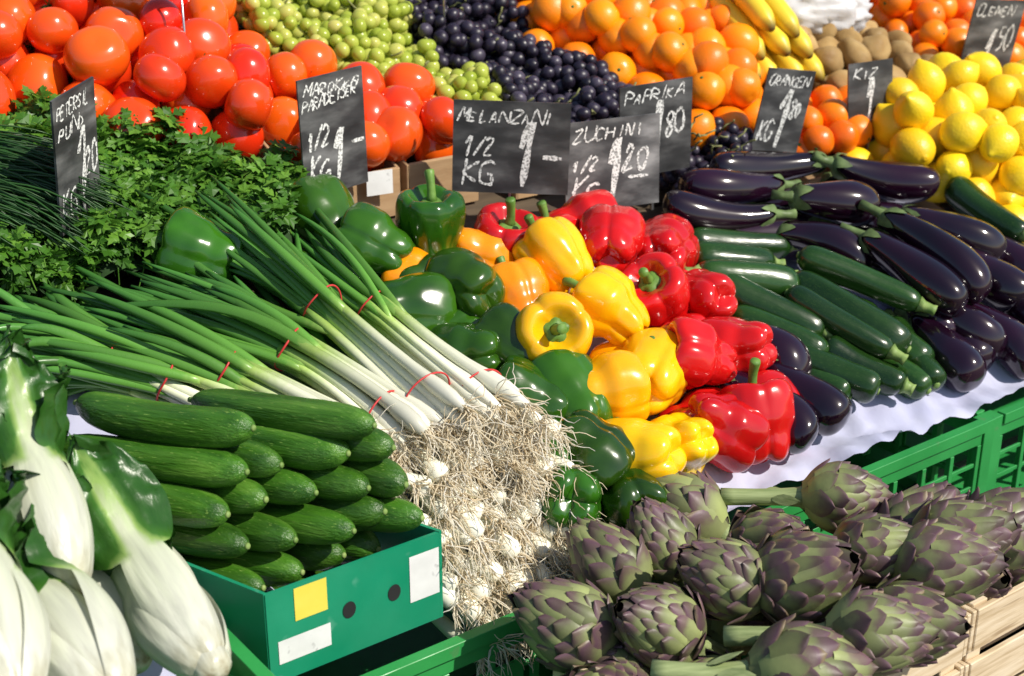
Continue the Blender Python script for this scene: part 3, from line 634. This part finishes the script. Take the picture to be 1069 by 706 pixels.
for lay in range(3):
    for i in range(4-lay):
        A=S(1.175+.040*i+.02*lay,.88-.01*i,.06+.040*lay); B=S(1.100+.044*i+.018*lay,.60-.012*i,.075+.040*lay)
        d=(B-A); q=(d.normalized()+Vector((rnd.uniform(-.05,.05),rnd.uniform(-.05,.05),rnd.uniform(-.05,.05)))).normalized(); m=orient((A+B)/2,q,0,(1,1,1.12))
        x=(m.to_3x3()@Vector((1,0,0))); y=(m.to_3x3()@Vector((0,1,0))); up=Vector((-.5,-.2,.9)); roll=math.atan2(up.dot(y),up.dot(x))
        o=obj('banana_finger_%d'%k,BM[0],m@Matrix.Rotation(roll,4,'Z')); o.parent=bp; k+=1
        m_=o.modifiers.new('s','SUBSURF'); m_.levels=1; m_.render_levels=1
mb=MB(); n,m=64,44; vs=[]
for i in range(m+1):
    for q in range(n):
        a=PI*i/m;b=2*PI*q/n; p=Vector((math.sin(a)*math.cos(b),math.sin(a)*math.sin(b),math.cos(a)))
        k=1+.22*noise.noise(p*2.3)+.16*noise.noise(p*5)+.12*abs(noise.noise(p*11)); vs.append((p.x*.12*k,p.y*.08*k,p.z*.065*k))
mb.add(vs,[(i*n+q,(i+1)*n+q,(i+1)*n+(q+1)%n,i*n+(q+1)%n) for i in range(m) for q in range(n)])
obj('white_plastic_bag',mb.mesh('white_plastic_bag',['bag']),Matrix.Translation(S(1.37,.765,.095))@Matrix.Rotation(YAW-.5,4,'Z'))
def leafmass(name,poly,N,hfun,size,mk='pars',core=True):
    mb=MB(); us=[p[0] for p in poly];vs_=[p[1] for p in poly]
    cnt=0
    while cnt<N:
        u=rnd.uniform(min(us),max(us));v=rnd.uniform(min(vs_),max(vs_))
        if not in_poly(u,v,poly): continue
        cnt+=1
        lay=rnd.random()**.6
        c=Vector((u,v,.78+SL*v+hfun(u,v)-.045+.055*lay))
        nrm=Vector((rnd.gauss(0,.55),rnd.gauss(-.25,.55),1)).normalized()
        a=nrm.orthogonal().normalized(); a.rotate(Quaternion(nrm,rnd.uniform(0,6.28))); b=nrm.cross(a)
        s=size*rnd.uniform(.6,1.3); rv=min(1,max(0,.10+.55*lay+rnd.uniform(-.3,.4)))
        for k,(ang,off) in enumerate(((0,.42),(2.0,.36),(-2.0,.36))):
            da=a*math.cos(ang)+b*math.sin(ang); db=nrm.cross(da); cc=c+da*(off*s)
            out=[]
            for (x,y) in((-.34,0),(-.14,.20),(.02,.34),(.10,.17),(.28,.26),(.30,.10),(.52,0),(.30,-.10),(.28,-.26),(.10,-.17),(.02,-.34),(-.14,-.20)):
                out.append(cc+da*(x*s)+db*(y*s*1.15)+nrm*(s*(-.35*x*x+rnd.uniform(-.06,.06))))
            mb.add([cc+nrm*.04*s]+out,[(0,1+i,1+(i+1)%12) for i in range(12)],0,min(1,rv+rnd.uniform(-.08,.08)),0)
        if rnd.random()<.45:
            e=c+Vector((rnd.uniform(-.02,.02),rnd.uniform(-.01,.03),-.035)); tube(mb,[c,(c+e)/2+nrm*.004,e],.0009,4,r=min(1,rv+.3),mi=0)
    o=obj(name,mb.mesh(name,[mk],False),STALL)
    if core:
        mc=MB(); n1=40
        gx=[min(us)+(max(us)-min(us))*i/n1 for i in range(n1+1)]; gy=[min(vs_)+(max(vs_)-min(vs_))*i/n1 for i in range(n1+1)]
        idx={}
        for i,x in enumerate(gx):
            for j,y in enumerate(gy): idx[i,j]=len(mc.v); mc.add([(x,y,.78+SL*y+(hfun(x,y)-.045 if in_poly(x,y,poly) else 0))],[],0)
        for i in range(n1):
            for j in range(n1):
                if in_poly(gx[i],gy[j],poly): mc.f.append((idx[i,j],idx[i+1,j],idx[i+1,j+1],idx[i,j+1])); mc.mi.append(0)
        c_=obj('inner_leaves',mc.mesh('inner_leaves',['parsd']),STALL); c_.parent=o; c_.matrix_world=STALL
    return o
hp=lambda u,v:.085+.05*noise.noise(Vector((u*9,v*9,2)))+.028*noise.noise(Vector((u*22,v*22,8)))
leafmass('parsley_bunch_pile',[(-.42,.99),(-.15,.90),(-.04,.82),(.04,.73),(.19,.65),(.19,.57),(.11,.48),(-.03,.505),(-.22,.50),(-.50,.55)],4800,hp,.024)
mb=MB()
for _ in range(420):
    u=rnd.uniform(-.30,-.17);v=rnd.uniform(.60,.72); p=Vector((u,v,.78+SL*v+.10+rnd.uniform(0,.03))); d=Vector((rnd.uniform(.5,1.0),rnd.uniform(-.8,-.2),rnd.uniform(-.15,.2))).normalized()*.025
    pts=[p]
    for i in range(5): d=d+Vector((rnd.uniform(-.003,.003),rnd.uniform(-.003,.003),-.003)); p=p+d; pts.append(p)
    tube(mb,pts,[.0016,.0016,.0015,.0014,.0012,.0006],4,r=rnd.random())
obj('chive_bunch',mb.mesh('chive_bunch',['chive']),STALL)
# spring onions
def onion(mb,P0,P1,P2,rb,green=True):
    r0=rnd.random(); bw=rnd.uniform(.85,1.3)
    def bz(s): return P0*(1-s)**2+ (2*P1-.5*(P0+P2))*2*s*(1-s)+P2*s*s
    pts=[bz(i/12*.52) for i in range(13)]
    tube(mb,pts,[.0058*bw*x for x in(.7,1.35,1.45,1.15,1,1,.95,.95,.95,.92,.9,.9,.85)],8,t=[i/12*.46 for i in range(13)],r=r0)
    for l in range(rnd.choice([2,3,3])):
        off=Vector((rnd.gauss(0,.012),rnd.gauss(0,.013),rnd.gauss(.004,.010))); e=rnd.uniform(.85,1.06); wv=Vector((rnd.gauss(0,.006),rnd.gauss(0,.006),rnd.gauss(0,.006))); f_=rnd.uniform(2,5)
        pp=[]
        for i in range(12):
            s=.40+(e-.40)*i/11; w=((s-.40)/.60)
            pp.append(bz(s)+off*w*1.5+wv*math.sin(w*f_)+Vector((0,0,-.012*w*w)))
        tube(mb,pp,[.0054*bw*x for x in(.8,.95,1.05,1.08,1.05,1,.95,.88,.8,.68,.5,.22)],8,t=[.40+.60*i/11 for i in range(12)],r=min(1,max(0,r0+rnd.uniform(-.4,.4))),flat=rnd.uniform(.4,.85))
def roots(mb,p,d,n=34):
    for _ in range(n):
        q=p+Vector((rnd.uniform(-.005,.005),rnd.uniform(-.005,.005),rnd.uniform(-.005,.005))); v=(d*1.2+Vector((rnd.gauss(0,.6),rnd.gauss(0,.6),rnd.gauss(0,.6)))).normalized()
        L=rnd.uniform(.018,.052); pts=[q]; k=6
        for i in range(k):
            v=(v+Vector((rnd.gauss(0,.28),rnd.gauss(0,.28),rnd.gauss(-.16,.28)))).normalized(); q=q+v*(L/k); pts.append(q)
        tube(mb,pts,[.0010,.0009,.0008,.0007,.0006,.0005,.0004],3,r=rnd.random(),mi=1,cap=False)
BN=[((-.05,.19,.05),(-.175,.365,.06),(-.275,.47,.055),18),((-.02,.14,.06),(-.13,.31,.065),(-.27,.44,.05),16),((.005,.115,.085),(-.075,.274,.085),(-.20,.46,.065),20),((.045,.10,.105),(-.003,.261,.105),(-.11,.46,.075),20),
    ((.095,.075,.125),(.067,.310,.11),(.045,.53,.10),20),((.160,.065,.12),(.133,.300,.095),(.155,.53,.05),20),((.06,.09,.07),(.03,.28,.06),(.00,.47,.05),14),((.15,.06,.07),(.11,.26,.05),(.09,.45,.05),14)]
for bi,(a,b,c,nn) in enumerate(BN):
    mb=MB(); a=S(*a);b=S(*b);c=S(*c); ax=(c-a).normalized(); s1=ax.cross(Vector((0,0,1))).normalized(); s2=s1.cross(ax)
    for i in range(nn):
        an=rnd.uniform(0,6.28); q=math.sqrt(rnd.random())
        o_=s1*(math.cos(an)*q)+s2*(math.sin(an)*q)
        sl=ax*rnd.uniform(-.03,.02)
        p0=a+o_*.032+sl; p1=b+o_*.021; p2=c+s1*(math.cos(an)*q*.066)+s2*(math.sin(an)*q*.034)+ax*rnd.uniform(-.07,.05)
        onion(mb,p0,p1,p2,.006)
        if bi>1: roots(mb,p0,-ax,22)
    pts=[b+(s1*math.cos(t_)+s2*math.sin(t_)*1.0)*.0265+ax*.004*math.sin(t_*2) for t_ in[2*PI*i/28 for i in range(29)]]
    tube(mb,pts,.0013,5,mi=2,cap=False)
    if bi>1:
        cc=a+(b-a)*.22; pts=[cc+(s1*math.cos(t_)+s2*math.sin(t_)*1.0)*.033 for t_ in[2*PI*i/28 for i in range(29)]]; tube(mb,pts,.0012,5,mi=2,cap=False)
    obj('spring_onion_bunch',mb.mesh('spring_onion_bunch',['onion','root','band']))
mb=MB()
for lv in range(6):
    for i in range(13):
        u=.026+.0150*i+rnd.uniform(-.007,.007); v=.050-.016*lv+rnd.uniform(-.012,.010); z=.78+.022*1+.090-.033*lv+rnd.uniform(-.012,.012)
        up_=.30+rnd.uniform(-.25,.10) if lv<2 else .35+rnd.uniform(-.25,.6)
        p0=W(u+.010*lv*.3,v,z); d=wd(-.20+rnd.uniform(-.45,.30 if lv<2 else .5),1,up_)
        ln=.75 if lv<2 else 1
        pts=[p0+d*x*ln for x in(0,.004,.012,.025,.04,.07,.11)]
        k=rnd.uniform(.9,1.4); tube(mb,pts,[x*k for x in(.003,.0078,.0092,.0078,.0066,.006,.005)],10,t=[0,.02,.05,.08,.12,.2,.3],r=.5+.5*rnd.random())
        roots(mb,p0,-d,24)
obj('spring_onion_bunch',mb.mesh('spring_onion_roots',['onion','root','band']))
# ---------------------------------------------------------------- chalkboard signs
F={'M':[[(0,0),(.1,1),(.5,.4),(.9,1),(1,0)]],'E':[[(.9,1),(0,1),(0,0),(.9,0)],[(0,.5),(.7,.5)]],'L':[[(0,1),(0,0),(.8,0)]],'A':[[(0,0),(.5,1),(1,0)],[(.2,.4),(.8,.4)]],
'N':[[(0,0),(0,1),(1,0),(1,1)]],'Z':[[(0,1),(1,1),(0,0),(1,0)]],'I':[[(.5,0),(.5,1)]],'U':[[(0,1),(0,.2),(.3,0),(.7,0),(1,.2),(1,1)]],'C':[[(1,.85),(.6,1),(.1,.8),(0,.4),(.3,0),(1,.1)]],
'H':[[(0,0),(0,1)],[(1,0),(1,1)],[(0,.5),(1,.5)]],'K':[[(0,0),(0,1)],[(.9,1),(0,.45),(.9,0)]],'G':[[(1,.85),(.6,1),(.1,.8),(0,.4),(.3,0),(1,.05),(1,.42),(.6,.42)]],
'O':[[(.5,1),(.05,.7),(.1,.2),(.5,0),(.95,.3),(.9,.8),(.5,1)]],'R':[[(0,0),(0,1),(.8,.9),(.8,.6),(0,.5),(.9,0)]],'P':[[(0,0),(0,1),(.8,.9),(.8,.6),(0,.5)]],'D':[[(0,0),(0,1),(.7,.85),(.9,.4),(.6,.05),(0,0)]],
'S':[[(1,.9),(.4,1),(.1,.75),(.9,.3),(.6,0),(0,.1)]],'T':[[(0,1),(1,1)],[(.5,1),(.5,0)]],'1':[[(.1,.62),(.6,1),(.5,0)]],'2':[[(0,.75),(.4,1),(.85,.75),(0,0),(1,.02)]],'0':[[(.5,1),(.05,.7),(.1,.2),(.5,0),(.95,.3),(.9,.8),(.5,1)]],
'5':[[(.9,1),(.1,1),(.1,.55),(.8,.5),(.8,.1),(0,0)]],'/':[[(0,0),(1,1)]],'-':[[(0,.5),(1,.5)]],' ':[],'8':[[(.5,.5),(.1,.8),(.5,1),(.9,.8),(.1,.2),(.5,0),(.9,.2),(.5,.5)]]}
def sign(u0,v0,u1,v1,h,Ht,lines,lean=.12,stick=0,skew=0.,rot=0.):
    a=S(u0,v0,h); b=S(u1,v1,h); b.z=a.z; x=(b-a); w=x.length; x.normalize(); nrm=Vector((x.y,-x.x,0))
    up=(Vector((0,0,1))*math.cos(lean)-nrm*math.sin(lean))
    nn=x.cross(up); m=Matrix(((x.x,up.x,nn.x,a.x),(x.y,up.y,nn.y,a.y),(x.z,up.z,nn.z,a.z),(0,0,0,1)))
    if rot: m=m@Matrix.Rotation(rot,4,'Z')
    mb=MB(); mb.box(0,w,0,Ht,-.003,0,0)
    r=random.Random(int(u0*1000)+5)
    for (txt,tx,ty,ch,cw,th) in lines:
        X=tx*w; base=0; drift=r.uniform(-.004,.010)
        for c in txt:
            sz=r.uniform(.8,1.25)
            base+=drift*Ht
            for st in F[c]:
                P=[]
                for i,(px_,py_) in enumerate(st):
                    P.append(Vector((X+(px_*.8+py_*.32)*cw*w*sz+r.uniform(-.09,.09)*cw*w,(ty+py_*ch*sz)*Ht+base+r.uniform(-.09,.09)*ch*Ht,0)))
                Q=[]
                for i in range(len(P)-1):
                    for k in range(5):
                        f=k/5; A0=P[max(i-1,0)];B0=P[i];C0=P[i+1];D0=P[min(i+2,len(P)-1)]
                        cmr=.5*((2*B0)+(C0-A0)*f+(2*A0-5*B0+4*C0-D0)*f*f+(3*B0-A0-3*C0+D0)*f**3)
                        Q.append(B0.lerp(C0,f).lerp(cmr,.8))
                Q.append(P[-1])
                vs=[]
                for i,p in enumerate(Q):
                    d=(Q[min(i+1,len(Q)-1)]-Q[max(i-1,0)])
                    d=d.normalized() if d.length>1e-9 else Vector((1,0,0))
                    n_=Vector((-d.y,d.x,0)); t2=th*.5*r.uniform(.5,1.4)*(.6 if i in(0,len(Q)-1) else 1)
                    for sg in(-1,1):
                        p3=p+n_*t2*sg; vs.append((min(max(p3.x,.001),w-.001),min(max(p3.y,.001),Ht-.001),.0006+.00005*r.random()))
                mb.add(vs,[(2*i,2*i+1,2*i+3,2*i+2) for i in range(len(Q)-1)],mi=1)
            X+=cw*w*(1.0 if c!='I' else .8)*r.uniform(.93,1.07)
    if stick:
        mb.box(w*.5-.0018,w*.5+.0018,-stick,Ht*.6,-.008,-.0045,2)
    return obj('chalkboard_price_sign',mb.mesh('price_sign',['black','chalk','rod'],False),m)
sign(.405,.532,.535,.432,.055,.130,[('MELANZANI',.04,.78,.12,.088,.0028),('1',.50,.10,.60,.22,.009),('-',.76,.36,.1,.2,.007),('1/2',.08,.40,.18,.09,.0034),('KG',.08,.10,.24,.14,.004)],lean=.06,stick=.06,rot=-.03)
sign(.537,.437,.680,.398,.055,.132,[('ZUCHINI',.08,.78,.14,.11,.0028),('1',.40,.12,.58,.18,.009),('20',.60,.42,.28,.14,.005),('-',.60,.28,.1,.26,.005),('1/2',.06,.44,.16,.09,.0034),('KG',.06,.10,.24,.14,.004)],lean=.02,stick=.06,rot=.02)
sign(.665,.470,.785,.445,.065,.140,[('PAPRIKA',.06,.8,.12,.12,.0026),('1',.4,.14,.58,.2,.008),('80',.62,.4,.26,.13,.004),('KG',.06,.12,.2,.13,.0036)],lean=-.05,stick=.06,rot=.05)
sign(.193,.571,.298,.582,.055,.165,[('MAROKKO',.08,.86,.09,.12,.0024),('PARADEISER',.04,.72,.09,.088,.0024),('1',.42,.10,.50,.28,.009),('-',.74,.34,.1,.2,.006),('1/2',.08,.40,.16,.11,.0034),('KG',.08,.12,.2,.17,.004)],lean=-.05,stick=.08,rot=.06)
sign(-.149,.555,-.079,.606,.080,.175,[('PETERSIL',.06,.84,.09,.10,.0024),('PUND',.08,.68,.1,.16,.0026),('1',.4,.1,.5,.3,.007),('20',.66,.35,.2,.14,.0034),('KG',.06,.1,.18,.16,.0034)],lean=-.15,stick=.14,rot=.14)
sign(.953,.481,1.035,.455,.06,.135,[('ORANGEN',.06,.8,.12,.12,.0026),('1',.35,.1,.6,.25,.008),('KG',.06,.12,.2,.14,.0036),('80',.62,.4,.26,.13,.0036)],lean=-.08,stick=.06,rot=-.14)
sign(1.154,.450,1.235,.425,.055,.135,[('KIZ',.1,.8,.12,.2,.0026),('1',.35,.1,.6,.25,.008),('KG',.06,.12,.2,.14,.0036)],lean=.05,stick=.06,rot=.06)
sign(1.573,.554,1.68,.52,.055,.155,[('CLEMEN',.06,.8,.12,.12,.0026),('1',.35,.1,.6,.25,.008),('50',.62,.4,.26,.13,.0036),('KG',.06,.12,.2,.14,.0036)],lean=-.12,stick=.06,rot=-.08)
for (u,v) in((.14,.80),(.62,.86),(.97,.78),(1.56,.84)):
    mb=MB(); tube(mb,[(u,v,.78+SL*v+.05),(u,v,.78+SL*v+.24)],.0016,8); tube(mb,[(u,v,.78+SL*v+.24),(u+.05,v,.78+SL*v+.245)],.0016,8)
    mb.box(u-.04,u+.06,v-.003,v+.0,.78+SL*v+.245,.78+SL*v+.37,1)
    obj('price_tag_holder',mb.mesh('price_tag_holder',['rod','black']),STALL)
mb=MB(); mb.box(0,.04,0,.001,0,.035); obj('paper_price_tag',mb.mesh('paper_price_tag',['label'],False),Matrix.Translation(S(.30,.590,.03))@Matrix.Rotation(.5,4,'Z'))
# ---------------------------------------------------------------- light, sky, camera
sund=Vector((.60,-.30,.66)).normalized()
sl=bpy.data.lights.new('sun','SUN'); sl.energy=5.0; sl.angle=math.radians(.5); sl.color=(1,.94,.83)
so=bpy.data.objects.new('sun',sl); COL.objects.link(so); so.matrix_world=orient((3,-2,4),sund)
w=bpy.data.worlds.new('World'); sc.world=w; w.use_nodes=True; N=w.node_tree.nodes; bg=N['Background']
sky=N.new('ShaderNodeTexSky'); sky.sky_type='NISHITA'; sky.sun_disc=False; sky.sun_elevation=math.asin(sund.z); sky.sun_rotation=math.atan2(sund.x,sund.y)
w.node_tree.links.new(sky.outputs[0],bg.inputs[0]); bg.inputs[1].default_value=.11
cd=bpy.data.cameras.new('camera'); co=bpy.data.objects.new('camera',cd); COL.objects.link(co); co.location=(0,0,1.6); co.rotation_euler=(math.radians(68),0,0)
cd.lens=50; cd.sensor_width=36; cd.clip_end=500; cd.clip_start=.05; cd.dof.use_dof=True; cd.dof.focus_distance=1.62; cd.dof.aperture_fstop=7
sc.camera=co
sc.view_settings.view_transform='Standard'; sc.view_settings.look='None'; sc.view_settings.exposure=0
